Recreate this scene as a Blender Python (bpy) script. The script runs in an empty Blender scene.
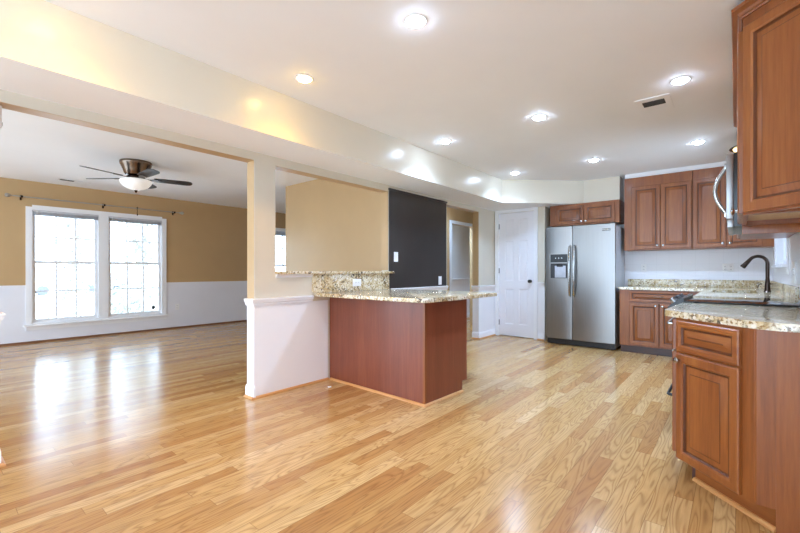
import bpy, bmesh, math, random
from mathutils import Vector, Matrix
R = math.radians
sc = bpy.context.scene
COL = sc.collection
random.seed(7)

# ------------------------------------------------------------------ camera
cam_d = bpy.data.cameras.new('camera')
cam = bpy.data.objects.new('camera', cam_d)
COL.objects.link(cam)
sc.camera = cam
cam_d.sensor_width = 36.0
cam_d.lens = 18.0
cam_d.shift_y = 4.5 / 800.0
cam_d.clip_start = 0.02
cam_d.clip_end = 300
cam.location = (0, 0, 1.12)
cam.rotation_euler = (R(90), 0, R(40 - 90))

# ------------------------------------------------------------------ world, sun, exposure
world = bpy.data.worlds.new('sky')
sc.world = world
world.use_nodes = True
wt = world.node_tree
bg = wt.nodes['Background']
SKY_DIM, SKY_BRIGHT = 4.3, 3.9          # hazy, nearly even sky
_g = wt.nodes.new('ShaderNodeTexCoord')
_s = wt.nodes.new('ShaderNodeSeparateXYZ')
_r = wt.nodes.new('ShaderNodeMapRange')
_r.interpolation_type = 'SMOOTHSTEP'
wt.links.new(_g.outputs['Generated'], _s.inputs[0])
wt.links.new(_s.outputs[0], _r.inputs[0])
_r.inputs[1].default_value = -0.05
_r.inputs[2].default_value = -0.65
_r.inputs[3].default_value = SKY_DIM
_r.inputs[4].default_value = SKY_BRIGHT
wt.links.new(_r.outputs[0], bg.inputs[1])
bg.inputs[0].default_value = (0.73, 0.96, 1.23, 1)
sun_d = bpy.data.lights.new('sun', 'SUN')
sun_d.energy = 2.0
sun_d.angle = R(2)
sun = bpy.data.objects.new('sun', sun_d)
COL.objects.link(sun)
sun.rotation_euler = (R(38), 0, R(-75))
LAMP = 70.0
SPOT = 66.0
sc.view_settings.view_transform = 'Standard'
sc.view_settings.look = 'None'
sc.view_settings.exposure = 0.52
sc.view_settings.gamma = 1.0
sc.view_settings.use_curve_mapping = False
try:
    sc.cycles.max_bounces = 12
    sc.cycles.diffuse_bounces = 8
    sc.cycles.glossy_bounces = 5
    sc.cycles.transparent_max_bounces = 16
    sc.cycles.sample_clamp_indirect = 6.0
    sc.cycles.caustics_reflective = False
    sc.cycles.caustics_refractive = False
except Exception:
    pass

# ------------------------------------------------------------------ node helpers
def s2l(c):
    return tuple(((v / 255) / 12.92 if v / 255 <= 0.04045 else ((v / 255 + 0.055) / 1.055) ** 2.4) for v in c) + (1.0,)

class NT:
    def __init__(self, name):
        self.m = bpy.data.materials.new(name)
        self.m.use_nodes = True
        self.t = self.m.node_tree
        self.b = self.t.nodes['Principled BSDF']
    def n(self, typ, ins=None, **props):
        nd = self.t.nodes.new(typ)
        for k, v in props.items():
            setattr(nd, k, v)
        for k, v in (ins or {}).items():
            self.put(nd.inputs[k], v)
        return nd
    def put(self, sock, v):
        if isinstance(v, bpy.types.NodeSocket):
            self.t.links.new(v, sock)
        else:
            sock.default_value = v
    def math(self, op, a, b=0.0, c=None):
        nd = self.n('ShaderNodeMath', operation=op)
        self.put(nd.inputs[0], a); self.put(nd.inputs[1], b)
        if c is not None: self.put(nd.inputs[2], c)
        return nd.outputs[0]
    def ramp(self, fac, stops, interp='LINEAR'):
        nd = self.n('ShaderNodeValToRGB')
        nd.color_ramp.interpolation = interp
        el = nd.color_ramp.elements
        while len(el) < len(stops): el.new(0.5)
        for e, (p, c) in zip(el, stops):
            e.position = p
            e.color = c if len(c) == 4 else tuple(c) + (1,)
        self.put(nd.inputs[0], fac)
        return nd.outputs[0]
    def mix(self, fac, a, b, blend='MIX'):
        nd = self.n('ShaderNodeMix', data_type='RGBA', blend_type=blend)
        self.put(nd.inputs[0], fac); self.put(nd.inputs[6], a); self.put(nd.inputs[7], b)
        return nd.outputs[2]
    def coord(self, which='Object', scale=(1, 1, 1), rnd=True):
        tc = self.n('ShaderNodeTexCoord').outputs[which]
        if rnd:
            oi = self.n('ShaderNodeObjectInfo').outputs['Random']
            off = self.n('ShaderNodeCombineXYZ', {0: self.math('MULTIPLY', oi, 17.0), 1: self.math('MULTIPLY', oi, 31.0), 2: self.math('MULTIPLY', oi, 23.0)}).outputs[0]
            tc = self.n('ShaderNodeVectorMath', {0: tc, 1: off}, operation='ADD').outputs[0]
        return self.n('ShaderNodeMapping', {'Vector': tc, 'Scale': scale}).outputs[0]
    def noise(self, vec, scale, detail=3, rough=0.55, dist=0.0):
        return self.n('ShaderNodeTexNoise', {'Vector': vec, 'Scale': scale, 'Detail': detail, 'Roughness': rough, 'Distortion': dist}).outputs[0]
    def bump(self, h, strength, dist=0.002):
        self.put(self.b.inputs['Normal'], self.n('ShaderNodeBump', {'Height': h, 'Strength': strength, 'Distance': dist}).outputs[0])
    def P(self, **k):
        for kk, v in k.items():
            self.put(self.b.inputs[kk.replace('_', ' ')], v)
        return self

def paint(name, rgb, rough=0.45, var=0.03, bump=0.05, spec=0.5):
    t = NT(name)
    v = t.coord('Object', (1, 1, 1), False)
    f = t.noise(v, 2.2, 3)
    c = s2l(rgb)
    lo = tuple(x * (1 - var) for x in c[:3]) + (1,)
    hi = tuple(min(1, x * (1 + var)) for x in c[:3]) + (1,)
    t.P(Base_Color=t.ramp(f, [(0.35, lo), (0.65, hi)]), Roughness=rough, Specular_IOR_Level=spec)
    t.bump(t.noise(v, 180, 2), bump, 0.001)
    return t.m

def plain(name, rgb, rough=0.4, metal=0.0, var=0.06, scale=30):
    t = NT(name)
    f = t.noise(t.coord('Object'), scale, 2)
    c = s2l(rgb)
    lo = tuple(x * (1 - var) for x in c[:3]) + (1,)
    hi = tuple(min(1, x * (1 + var)) for x in c[:3]) + (1,)
    t.P(Base_Color=t.ramp(f, [(0.3, lo), (0.7, hi)]), Roughness=rough, Metallic=metal)
    return t.m

def wood(name, dark, mid, light, axis='Z', rough=0.34, fine=1.0, coat=0.15):
    t = NT(name)
    s = {'Z': (14, 14, 0.9), 'X': (0.9, 14, 14), 'Y': (14, 0.9, 14)}[axis]
    v = t.coord('Object', s)
    big = t.noise(v, 0.55, 4, 0.6, 0.6)
    fin = t.noise(v, 5.0 * fine, 4, 0.65)
    f = t.math('ADD', t.math('MULTIPLY', big, 0.62), t.math('MULTIPLY', fin, 0.38))
    c = t.ramp(f, [(0.28, s2l(dark)), (0.5, s2l(mid)), (0.72, s2l(light))])
    t.P(Base_Color=c, Roughness=rough, Coat_Weight=coat, Coat_Roughness=0.18)
    t.bump(fin, 0.06, 0.001)
    return t.m

def granite(name):
    t = NT(name)
    v = t.coord('Object', (1, 1, 1), False)
    patch = t.noise(v, 7.0, 5, 0.65, 1.2)
    base = t.ramp(patch, [(0.28, s2l((150, 124, 84))), (0.40, s2l((196, 172, 126))), (0.52, s2l((222, 208, 174))), (0.72, s2l((234, 227, 208)))])
    g = t.noise(v, 55, 4, 0.7)
    base = t.mix(t.ramp(g, [(0.52, (0, 0, 0)), (0.60, (1, 1, 1))]), base, s2l((150, 118, 74)))
    sp = t.n('ShaderNodeTexVoronoi', {'Vector': v, 'Scale': 75.0}).outputs['Color']
    spv = t.n('ShaderNodeSeparateColor', {0: sp}).outputs[0]
    cl = t.noise(v, 11, 4, 0.6, 0.8)
    dk = t.math('MULTIPLY', t.ramp(spv, [(0.55, (0, 0, 0)), (0.6, (1, 1, 1))]), t.ramp(cl, [(0.52, (0, 0, 0)), (0.62, (0.9, 0.9, 0.9))]))
    base = t.mix(dk, base, s2l((66, 56, 50)))
    wh = t.ramp(spv, [(0.10, (1, 1, 1)), (0.14, (0, 0, 0))])
    base = t.mix(t.math('MULTIPLY', wh, 0.7), base, s2l((240, 236, 226)))
    t.P(Base_Color=base, Roughness=0.12, Specular_IOR_Level=0.6)
    return t.m

def oak_floor(name):
    t = NT(name)
    tc = t.n('ShaderNodeTexCoord').outputs['Object']
    sp = t.n('ShaderNodeSeparateXYZ', {0: tc})
    x, y = sp.outputs[0], sp.outputs[1]
    W, L = 0.079, 0.95
    ry = t.math('DIVIDE', y, W)
    row = t.math('FLOOR', ry)
    wr = t.n('ShaderNodeTexWhiteNoise', {'W': row}, noise_dimensions='1D').outputs['Value']
    rx = t.math('ADD', t.math('DIVIDE', x, L), t.math('MULTIPLY', wr, 7.31))
    colm = t.math('FLOOR', rx)
    idv = t.n('ShaderNodeCombineXYZ', {0: row, 1: colm, 2: 0.0}).outputs[0]
    wn = t.n('ShaderNodeTexWhiteNoise', {'Vector': idv}, noise_dimensions='3D')
    wv = wn.outputs['Value']
    offs = t.n('ShaderNodeVectorMath', {0: wn.outputs['Color'], 1: (37.0, 11.0, 53.0)}, operation='MULTIPLY').outputs[0]
    pv = t.n('ShaderNodeVectorMath', {0: tc, 1: offs}, operation='ADD').outputs[0]
    # cathedral figure: contour bands of a stretched smooth noise
    gv = t.n('ShaderNodeMapping', {'Vector': pv, 'Scale': (1.5, 13.0, 1.0)}).outputs[0]
    sm = t.noise(gv, 1.0, 1.5, 0.45, 0.25)
    band = t.math('FRACT', t.math('MULTIPLY', sm, 13.0))
    band = t.math('ABSOLUTE', t.math('SUBTRACT', band, 0.5))
    bandc = t.ramp(band, [(0.0, (1, 1, 1)), (0.22, (0.25, 0.25, 0.25)), (0.5, (0, 0, 0))])
    fv = t.n('ShaderNodeMapping', {'Vector': pv, 'Scale': (5.0, 130.0, 1.0)}).outputs[0]
    fine = t.noise(fv, 1.0, 3, 0.6)
    tone = t.ramp(wv, [(0.0, s2l((170, 120, 68))), (0.2, s2l((184, 138, 82))), (0.45, s2l((194, 152, 94))), (0.7, s2l((200, 159, 102))), (0.9, s2l((214, 178, 124))), (1.0, s2l((178, 130, 76)))])
    c = t.mix(t.math('MULTIPLY', bandc, t.math('MULTIPLY', fine, 1.0)), tone, s2l((120, 76, 38)), 'MIX')
    c = t.mix(t.ramp(fine, [(0.40, (0.18, 0.18, 0.18)), (0.56, (0, 0, 0))]), c, s2l((138, 92, 52)))
    # gaps
    fy = t.math('FRACT', ry)
    ey = t.math('MINIMUM', fy, t.math('SUBTRACT', 1.0, fy))
    fx = t.math('FRACT', rx)
    ex = t.math('MINIMUM', fx, t.math('SUBTRACT', 1.0, fx))
    gap = t.math('MAXIMUM', t.math('LESS_THAN', ey, 0.014), t.math('LESS_THAN', ex, 0.0012))
    c = t.mix(t.math('MULTIPLY', gap, 0.55), c, s2l((92, 54, 26)))
    rg = t.math('ADD', 0.15, t.math('MULTIPLY', fine, 0.09))
    t.P(Base_Color=c, Roughness=rg, Specular_IOR_Level=0.62)
    h = t.math('SUBTRACT', t.math('ADD', t.math('MULTIPLY', fine, 0.3), t.math('MULTIPLY', wv, 0.35)), t.math('MULTIPLY', gap, 1.0))
    t.bump(h, 0.10, 0.0015)
    return t.m

def steel(name, rgb=(176, 176, 176), rough=0.28, axis='Z', metal=1.0):
    t = NT(name)
    s = {'Z': (160, 160, 2), 'X': (2, 160, 160)}[axis]
    f = t.noise(t.coord('Object', s), 1.0, 3)
    c = s2l(rgb)
    t.P(Base_Color=t.ramp(f, [(0.3, tuple(x * 0.92 for x in c[:3]) + (1,)), (0.7, c)]), Metallic=metal,
        Roughness=t.math('ADD', rough - 0.04, t.math('MULTIPLY', f, 0.08)))
    return t.m

def emit(name, rgb, strength):
    t = NT(name)
    f = t.noise(t.coord('Object'), 20, 1)
    t.P(Base_Color=(0.8, 0.8, 0.8, 1), Emission_Color=rgb + (1,), Emission_Strength=t.math('ADD', strength * 0.96, t.math('MULTIPLY', f, strength * 0.08)))
    return t.m

def pane_mat(name, tint=(0.97, 0.98, 0.98)):
    t = NT(name)
    t.t.nodes.remove(t.b)
    out = t.t.nodes['Material Output']
    tr = t.n('ShaderNodeBsdfTransparent', {'Color': tint + (1,)})
    gl = t.n('ShaderNodeBsdfGlossy', {'Color': (1, 1, 1, 1), 'Roughness': 0.02})
    fr = t.n('ShaderNodeFresnel', {'IOR': 1.35})
    mx = t.n('ShaderNodeMixShader', {0: fr.outputs[0], 1: tr.outputs[0], 2: gl.outputs[0]})
    t.t.links.new(mx.outputs[0], out.inputs['Surface'])
    return t.m

def tile_wall(name, rgb):
    t = NT(name)
    tc = t.n('ShaderNodeTexCoord').outputs['Object']
    sp = t.n('ShaderNodeSeparateXYZ', {0: tc})
    u = t.math('ADD', sp.outputs[0], sp.outputs[1])
    g = None
    for src, p in ((u, 0.152), (sp.outputs[2], 0.152)):
        fr = t.math('FRACT', t.math('DIVIDE', src, p))
        e = t.math('LESS_THAN', fr, 0.02)
        g = e if g is None else t.math('MAXIMUM', g, e)
    c = t.mix(g, s2l(rgb), s2l(tuple(int(v * 0.965) for v in rgb)))
    t.P(Base_Color=c, Roughness=0.3)
    t.bump(t.math('SUBTRACT', 1.0, g), 0.05, 0.001)
    return t.m

M = {
    'ceiling': paint('ceiling_paint', (245, 247, 250), 0.7, 0.01),
    'cream': paint('cream_paint', (214, 207, 190), 0.38, 0.02),
    'soffit': paint('soffit_semi_gloss_paint', (226, 220, 204), 0.26, 0.015, 0.03),
    'tan': paint('tan_paint', (190, 158, 114), 0.33, 0.02),
    'white': paint('white_trim_paint', (240, 241, 244), 0.35, 0.01),
    'wains': paint('white_wainscot_paint', (232, 233, 240), 0.4, 0.012),
    'grey': paint('pale_grey_paint', (214, 216, 218), 0.5, 0.015),
    'chalk': paint('chalkboard_black_paint', (50, 44, 41), 0.35, 0.10),
    'door': paint('door_white_paint', (236, 237, 242), 0.35, 0.01),
    'tile': tile_wall('backsplash_white_wall', (232, 232, 236)),
    'floor': oak_floor('oak_strip_floor'),
    'oaktrim': wood('oak_shoe_wood', (170, 112, 62), (206, 150, 92), (222, 172, 116), 'X'),
    'browntrim': wood('dark_oak_shoe_wood', (86, 50, 26), (116, 70, 38), (140, 90, 52), 'X'),
    'cherry': wood('cherry_wood', (106, 55, 22), (142, 80, 36), (166, 103, 50), 'Z'),
    'cherryH': wood('cherry_wood_horizontal', (106, 55, 22), (142, 80, 36), (166, 103, 50), 'X'),
    'groove_shade': wood('shaded_groove_wood', (70, 33, 13), (94, 48, 20), (112, 60, 28), 'Z'),  # shade of the door panel grooves, put into a darker wood colour
    'red': wood('reddish_cherry_veneer', (112, 56, 38), (128, 67, 46), (144, 82, 56), 'Z', 0.35),
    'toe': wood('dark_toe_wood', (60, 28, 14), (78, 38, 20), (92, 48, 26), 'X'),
    'maple': wood('pale_cabinet_underside', (190, 150, 100), (212, 176, 126), (224, 192, 146), 'X'),
    'granite': granite('speckled_granite'),
    'steel': steel('brushed_steel', (154, 152, 150), 0.34),
    'chrome': steel('polished_nickel', (190, 190, 188), 0.16),
    'darkgrey': plain('dark_grey_plastic', (52, 52, 54), 0.45),
    'black': plain('black_gloss_plastic', (16, 16, 17), 0.3),
    'glassblack': plain('black_ceramic_glass', (10, 10, 11), 0.05),
    'fridgeside': plain('grey_enamel_side', (186, 190, 198), 0.4),
    'plastic': plain('white_plastic', (240, 240, 240), 0.3, 0, 0.02),
    'slot': plain('dark_slot', (36, 36, 36), 0.5),
    'bronze': plain('oil_rubbed_bronze', (58, 46, 40), 0.16, 0.9),
    'fanbronze': steel('brushed_bronze', (120, 102, 88), 0.25),
    'fanblade': wood('dark_walnut_blade', (24, 16, 12), (36, 25, 20), (48, 34, 28), 'X', 0.5, 1.0, 0.0),
    'bowl': emit('frosted_lit_bowl', (1.0, 0.97, 0.92), 0.25),
    'rod': plain('grey_rod_metal', (170, 166, 158), 0.35, 0.4),
    'blind': plain('blind_slats', (200, 201, 206), 0.5),
    'vent': paint('vent_white', (232, 232, 232), 0.4, 0.01),
    'ventdark': plain('vent_shadow_grey', (58, 60, 64), 0.6),
    'warm': emit('warm_lamp_lens', (1.0, 0.62, 0.16), LAMP * 0.75),
    'cool': emit('white_lamp_lens', (0.78, 0.98, 1.28), LAMP),
    'amber': emit('amber_glass_glow', (1.0, 0.72, 0.28), 2.0),
    'pane': pane_mat('window_glass'),
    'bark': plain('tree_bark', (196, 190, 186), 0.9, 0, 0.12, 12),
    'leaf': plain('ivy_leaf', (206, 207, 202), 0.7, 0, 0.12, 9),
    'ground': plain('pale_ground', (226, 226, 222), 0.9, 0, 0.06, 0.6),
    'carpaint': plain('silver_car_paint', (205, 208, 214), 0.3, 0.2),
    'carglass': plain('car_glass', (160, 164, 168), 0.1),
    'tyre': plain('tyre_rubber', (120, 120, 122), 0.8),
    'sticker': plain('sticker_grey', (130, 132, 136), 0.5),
    'paper': plain('paper_scrap', (242, 240, 236), 0.7),
}

# ------------------------------------------------------------------ mesh builder
class MB:
    def __init__(self):
        self.bm = bmesh.new()
        self.xf = Matrix.Identity(4)
        self.mi = 0
    def _add(self, vs, fs):
        V = [self.bm.verts.new(self.xf @ Vector(v)) for v in vs]
        for f in fs:
            try: self.bm.faces.new([V[i] for i in f]).material_index = self.mi
            except ValueError: pass
        return V
    def box(self, x0, x1, y0, y1, z0, z1, bev=0.0):
        x0, x1 = sorted((x0, x1)); y0, y1 = sorted((y0, y1)); z0, z1 = sorted((z0, z1))
        t = bmesh.new()
        bmesh.ops.create_cube(t, size=1.0)
        for v in t.verts:
            v.co = Vector((x0 + (v.co.x + .5) * (x1 - x0), y0 + (v.co.y + .5) * (y1 - y0), z0 + (v.co.z + .5) * (z1 - z0)))
        if bev > 0:
            bev = min(bev, 0.45 * min(x1 - x0, y1 - y0, z1 - z0))
            bmesh.ops.bevel(t, geom=t.edges[:], offset=bev, segments=2, profile=0.6, affect='EDGES')
        self.merge(t)
        return self
    def merge(self, t):
        t.verts.index_update()
        self._add([v.co.copy() for v in t.verts], [[v.index for v in f.verts] for f in t.faces])
        t.free()
    def prism(self, poly, z0, z1, bev=0.0):
        n = len(poly)
        a = sum(poly[i][0] * poly[(i + 1) % n][1] - poly[(i + 1) % n][0] * poly[i][1] for i in range(n))
        if a < 0: poly = poly[::-1]
        t = bmesh.new()
        lo = [t.verts.new((p[0], p[1], z0)) for p in poly]
        hi = [t.verts.new((p[0], p[1], z1)) for p in poly]
        t.faces.new(lo[::-1]); t.faces.new(hi)
        for i in range(n):
            t.faces.new((lo[i], lo[(i + 1) % n], hi[(i + 1) % n], hi[i]))
        if bev > 0:
            es = [e for e in t.edges if abs(e.verts[0].co.z - e.verts[1].co.z) < 1e-6]
            bmesh.ops.bevel(t, geom=es, offset=bev, segments=3, profile=0.5, affect='EDGES')
        self.merge(t)
        return self
    def loft(self, loops, cap0=True, cap1=True, closed=True):
        vs = []; fs = []
        n = len(loops[0])
        for L in loops: vs += [Vector(p) for p in L]
        for k in range(len(loops) - 1):
            for i in range(n if closed else n - 1):
                j = (i + 1) % n
                fs.append((k * n + i, k * n + j, (k + 1) * n + j, (k + 1) * n + i))
        if cap0: fs.append(tuple(range(n))[::-1])
        if cap1: fs.append(tuple((len(loops) - 1) * n + i for i in range(n)))
        self._add(vs, fs)
        return self
    def lathe(self, prof, org=(0, 0, 0), axis='Z', seg=24):
        loops = []
        for r, h in prof:
            L = []
            for i in range(seg):
                a = 2 * math.pi * i / seg
                c, s = r * math.cos(a), r * math.sin(a)
                p = {'Z': (c, s, h), '-Y': (c, -h, s), 'Y': (s, h, c), 'X': (h, c, s), '-X': (-h, s, c)}[axis]
                L.append((org[0] + p[0], org[1] + p[1], org[2] + p[2]))
            loops.append(L)
        return self.loft(loops)
    def tube(self, pts, rad, seg=10):
        pts = [Vector(p) for p in pts]
        if not isinstance(rad, (list, tuple)): rad = [rad] * len(pts)
        loops = []; up = None
        for i, p in enumerate(pts):
            d = (pts[min(i + 1, len(pts) - 1)] - pts[max(i - 1, 0)]).normalized()
            if up is None:
                up = Vector((0, 0, 1)) if abs(d.z) < 0.9 else Vector((1, 0, 0))
            a = d.cross(up).normalized(); b = a.cross(d).normalized(); up = b
            loops.append([p + rad[i] * (math.cos(2 * math.pi * k / seg) * a + math.sin(2 * math.pi * k / seg) * b) for k in range(seg)])
        return self.loft(loops)
    def sweep(self, prof, path):
        """profile (out, z) carried along an xy path; out is to the right of travel, corners mitred"""
        P = [Vector((p[0], p[1])) for p in path]
        loops = []
        for i, p in enumerate(P):
            ds = []
            if i > 0: ds.append((P[i] - P[i - 1]).normalized())
            if i < len(P) - 1: ds.append((P[i + 1] - P[i]).normalized())
            ns = [Vector((d.y, -d.x)) for d in ds]
            if len(ns) == 2:
                m = (ns[0] + ns[1]).normalized(); m = m / max(0.2, m.dot(ns[0]))
            else: m = ns[0]
            loops.append([(p.x + m.x * o, p.y + m.y * o, z) for o, z in prof])
        return self.loft(loops)
    def panel(self, x0, x1, z0, z1, y0=0.0, t=0.02, stile=0.055, raised=True):
        """a frame and raised panel door in the xz plane, its back at y0 and its face at y0 - t"""
        if raised:
            rr = [(0, 0), (0, -t + .005), (.005, -t), (stile - .016, -t), (stile - .012, -t + .003), (stile - .006, -t + .004), (stile, -t + .013),
                  (stile + .007, -t + .013), (stile + .038, -t + .003), (stile + .042, -t + .0015)]
        else:
            rr = [(0, 0), (0, -t + .004), (.004, -t)]
        loops = [[(x0 + i, y0 + y, z0 + i), (x1 - i, y0 + y, z0 + i), (x1 - i, y0 + y, z1 - i), (x0 + i, y0 + y, z1 - i)] for i, y in rr]
        if not raised: return self.loft(loops)
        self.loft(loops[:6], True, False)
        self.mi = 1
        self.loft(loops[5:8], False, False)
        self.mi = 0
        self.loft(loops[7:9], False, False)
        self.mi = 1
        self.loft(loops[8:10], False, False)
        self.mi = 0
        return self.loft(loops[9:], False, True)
    def build(self, name, mat, parent=None, smooth=35):
        me = bpy.data.meshes.new(name)
        bmesh.ops.recalc_face_normals(self.bm, faces=self.bm.faces[:])
        self.bm.to_mesh(me); self.bm.free()
        me.materials.append(M[mat] if isinstance(mat, str) else mat)
        if isinstance(mat, str) and mat in ('cherry', 'cherryH') and name in ('door', 'drawer'): me.materials.append(M['groove_shade'])
        if smooth:
            me.shade_smooth()
            me.set_sharp_from_angle(angle=R(smooth))
        o = bpy.data.objects.new(name, me)
        COL.objects.link(o)
        if parent: o.parent = parent
        return o

def thing(name, label, cat, loc=(0, 0, 0), rz=0.0, group=None):
    o = bpy.data.objects.new(name, None)
    o.empty_display_size = 0.1
    COL.objects.link(o)
    o.location = loc; o.rotation_euler = (0, 0, R(rz))
    o['label'] = label; o['category'] = cat
    if group: o['group'] = group
    return o
def tag(o, label, cat, group=None):
    o['label'] = label; o['category'] = cat
    if group: o['group'] = group
    return o
def struct(o):
    o['kind'] = 'structure'
    return o
def kids(o): return [c for c in COL.objects if c.parent == o]
def dup(root, loc, rz=None, label=None):
    m = {}
    r = root.copy(); COL.objects.link(r); r.location = loc
    if rz is not None: r.rotation_euler = (0, 0, R(rz))
    if label: r['label'] = label
    for ch in kids(root):
        c = ch.copy(); COL.objects.link(c); c.parent = r
        for g in kids(ch):
            d = g.copy(); COL.objects.link(d); d.parent = c
    return r

# ------------------------------------------------------------------ the shell
CE = 2.52            # ceiling
WY = 3.24            # kitchen face of the dividing wall
LY = 8.40            # inner face of the living room window wall
BX = 6.87            # back wall of the kitchen
RY = -0.36           # right wall
X0 = -2.6            # rear wall
HEAD = 2.095
def S(name, mat, *boxes):
    m = MB()
    for b in boxes: m.box(*b)
    return struct(m.build(name, mat, smooth=0))

S('floor', 'floor', (X0, 8.6, RY, LY, -0.06, 0))
S('ceiling', 'ceiling', (X0 - .2, 8.8, RY - .15, LY + .15, CE, CE + .15))
# right wall with the sink window
S('wall_right', 'tile', (X0, 4.95, RY - .13, RY, 0, CE), (6.30, BX + .1, RY - .13, RY, 0, CE), (4.95, 6.30, RY - .13, RY, 0, 1.18), (4.95, 6.30, RY - .13, RY, 2.12, CE))
S('wall_back', 'tile', (BX, BX + .1, RY, 2.36, 0, CE))
# wall that carries the pantry door, with its return behind the refrigerator
DY0, DY1, DH = 2.535, 3.165, 2.115
S('wall_pantry', 'cream', (6.45, 6.55, 2.36, DY0, 0, CE), (6.45, 6.55, DY1, WY, 0, CE), (6.45, 6.55, DY0, DY1, DH, CE), (6.55, 7.4, 2.36, 2.44, 0, CE), (7.3, 7.4, 2.44, WY, 0, CE))
# dividing wall: left of the wide opening, the post, the half wall, the stretch behind the chalkboard, the hall opening
S('wall_divider', 'cream', (X0, 0.27, WY, WY + .11, 0, CE), (0.27, 1.87, WY, WY + .11, HEAD, CE), (1.87, 2.08, WY, WY + .11, 0, CE),
  (2.08, 3.64, WY, WY + .11, 0, 1.09), (2.08, 3.64, WY, WY + .11, HEAD - .005, CE), (3.64, 4.93, WY, WY + .11, 0, CE),
  (4.93, 5.88, WY, WY + .11, HEAD, CE), (5.88, 8.6, WY, WY + .11, 0, CE))
# tan living room side and jambs of that wall (paint skin wrapped round the openings)
S('wall_divider_jambs', 'tan', (0.2705, 0.273, WY + .006, WY + .115, 0, HEAD - .003), (1.867, 1.8695, WY + .006, WY + .115, 0.86, HEAD - .003), (0.273, 1.867, WY + .004, WY + .115, HEAD - .003, HEAD - .0005),
  (2.0805, 2.083, WY + .006, WY + .115, 1.13, HEAD - .008), (2.083, 3.637, WY + .004, WY + .115, HEAD - .0085, HEAD - .0055), (3.637, 3.6395, WY + .004, WY + .115, 1.13, HEAD - .008),
  (5.877, 5.8795, WY + .004, WY + .115, 0, HEAD - .003), (4.93, 5.877, WY + .004, WY + .115, HEAD - .003, HEAD - .0005))
S('wall_partition', 'tan', (3.86, 3.98, WY + .11, 5.715, 0, CE))
S('wall_hall', 'tan', (3.98, 6.62, 4.25, 4.35, 0, CE), (6.62, 7.50, 4.25, 4.35, 2.05, CE), (7.50, 8.6, 4.25, 4.35, 0, CE))
S('wall_hall_room', 'grey', (6.2, 8.6, 4.95, 5.05, 0, CE))
S('wall_living_right', 'tan', (8.6, 8.75, WY, LY, 0, CE))
W1 = (1.045, 2.975, 0.285, 2.12)
W2 = (5.30, 7.20, 0.285, 2.12)
wb = []
xs = [X0, W1[0], W1[1], W2[0], W2[1], 8.6]
for i in range(0, 5, 2): wb.append((xs[i], xs[i + 1], LY, LY + .15, 0, CE))
for w in (W1, W2):
    wb += [(w[0], w[1], LY, LY + .15, 0, w[2]), (w[0], w[1], LY, LY + .15, w[3], CE)]
S('wall_far', 'tan', *wb)
# wainscot skins on the far wall
ws = []
for i in range(0, 5, 2): ws.append((xs[i], xs[i + 1], LY - .008, LY - .0005, 0, 0.896))
for w in (W1, W2): ws.append((w[0], w[1], LY - .008, LY - .0005, 0, w[2] - .04))
S('trim_1', 'wains', *ws)
S('trim_2', 'wains', (3.852, 3.8595, WY + .11, 5.715, 0, .896), (8.592, 8.5995, WY + .11, LY - .01, 0, .896))
# soffit
m = MB()
m.prism([(X0, 2.74), (5.70, 2.74), (6.60, 1.81), (6.60, 1.31), (BX, 1.31), (BX, WY), (X0, WY)], 2.165, CE - .0005)
so_ = struct(m.build('soffit', 'soffit', smooth=0))
so_.data.materials.append(M['ceiling'])            # its underside is painted like the ceiling
for p_ in so_.data.polygons:
    if p_.normal.z < -.9: p_.material_index = 1

# ------------------------------------------------------------------ trim
CH = [(0, 0), (.010, 0), (.014, .010), (.014, .022), (.024, .030), (.026, .046), (.030, .052), (.030, .062), (0, .066)]
def rail(name, path, z, mat='white', prof=CH):
    return struct(MB().sweep([(o, z + h) for o, h in prof], path).build(name, mat, smooth=30))
BB = [(0, 0), (.014, 0), (.014, .085), (.010, .098), (.006, .105), (0, .108)]
SH = [(0, 0), (.018, 0), (.017, .009), (.010, .017), (0, .019)]
def base(name, path, shoe=True, shoemat='oaktrim'):
    o = struct(MB().sweep(BB, path).build('baseboard_' + name, 'white', smooth=30))
    if shoe:
        p2 = path
        m = MB().sweep([(o_ + .0145, h + .0005) for o_, h in SH], p2)
        struct(m.build('baseboard_shoe_' + name, shoemat, smooth=30))
post = [(1.87, WY + .11), (1.87, WY), (2.694, WY)]
rail('trim_3', [(1.863, WY + .116), (1.863, WY - .0065), (2.490, WY - .0065)], .812)
# white lower skins below the chair rails
S('trim_4', 'white', (1.8635, 1.8695, WY - .006, WY + .112, 0, .82), (1.8695, 2.694, WY - .006, WY - .0005, 0, .82))
base('divider', [(1.863, WY + .116), (1.863, WY - .0065), (1.872, WY - .0065)], False)
struct(MB().sweep([(o_, h + .0005) for o_, h in SH], [(1.8485, WY + .116), (1.8485, WY - .0075), (2.694, WY - .0075)]).build('baseboard_shoe_divider', 'oaktrim', smooth=30))
rail('trim_5', [(-1.6, WY - .0005), (0.2735, WY - .0005), (0.2735, WY + .118)], .812)
base('divider_left', [(-1.6, WY - .0005), (0.2735, WY - .0005), (0.2735, WY + .118)])
S('trim_6', 'white', (5.8705, 5.8765, WY - .006, WY + .112, 0, .82), (5.8765, 6.4435, WY - .006, WY - .0005, 0, .82), (6.4435, 6.4495, DY1 + .062, WY - .006, 0, .82))
rail('trim_7', [(5.8705, WY + .116), (5.8705, WY - .0065), (6.4435, WY - .0065), (6.4435, DY1 + .064)], .812)
base('hall_post', [(5.8705, WY + .116), (5.8705, WY - .0065), (6.4435, WY - .0065), (6.4435, DY1 + .064)])
S('trim_8', 'white', (6.4435, 6.4495, 2.36, DY0 - .062, 0, .88))
rail('trim_9', [(6.4435, DY0 - .064), (6.4435, 2.362)], .87)
base('pantry', [(6.4435, DY0 - .064), (6.4435, 2.362)])
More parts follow.
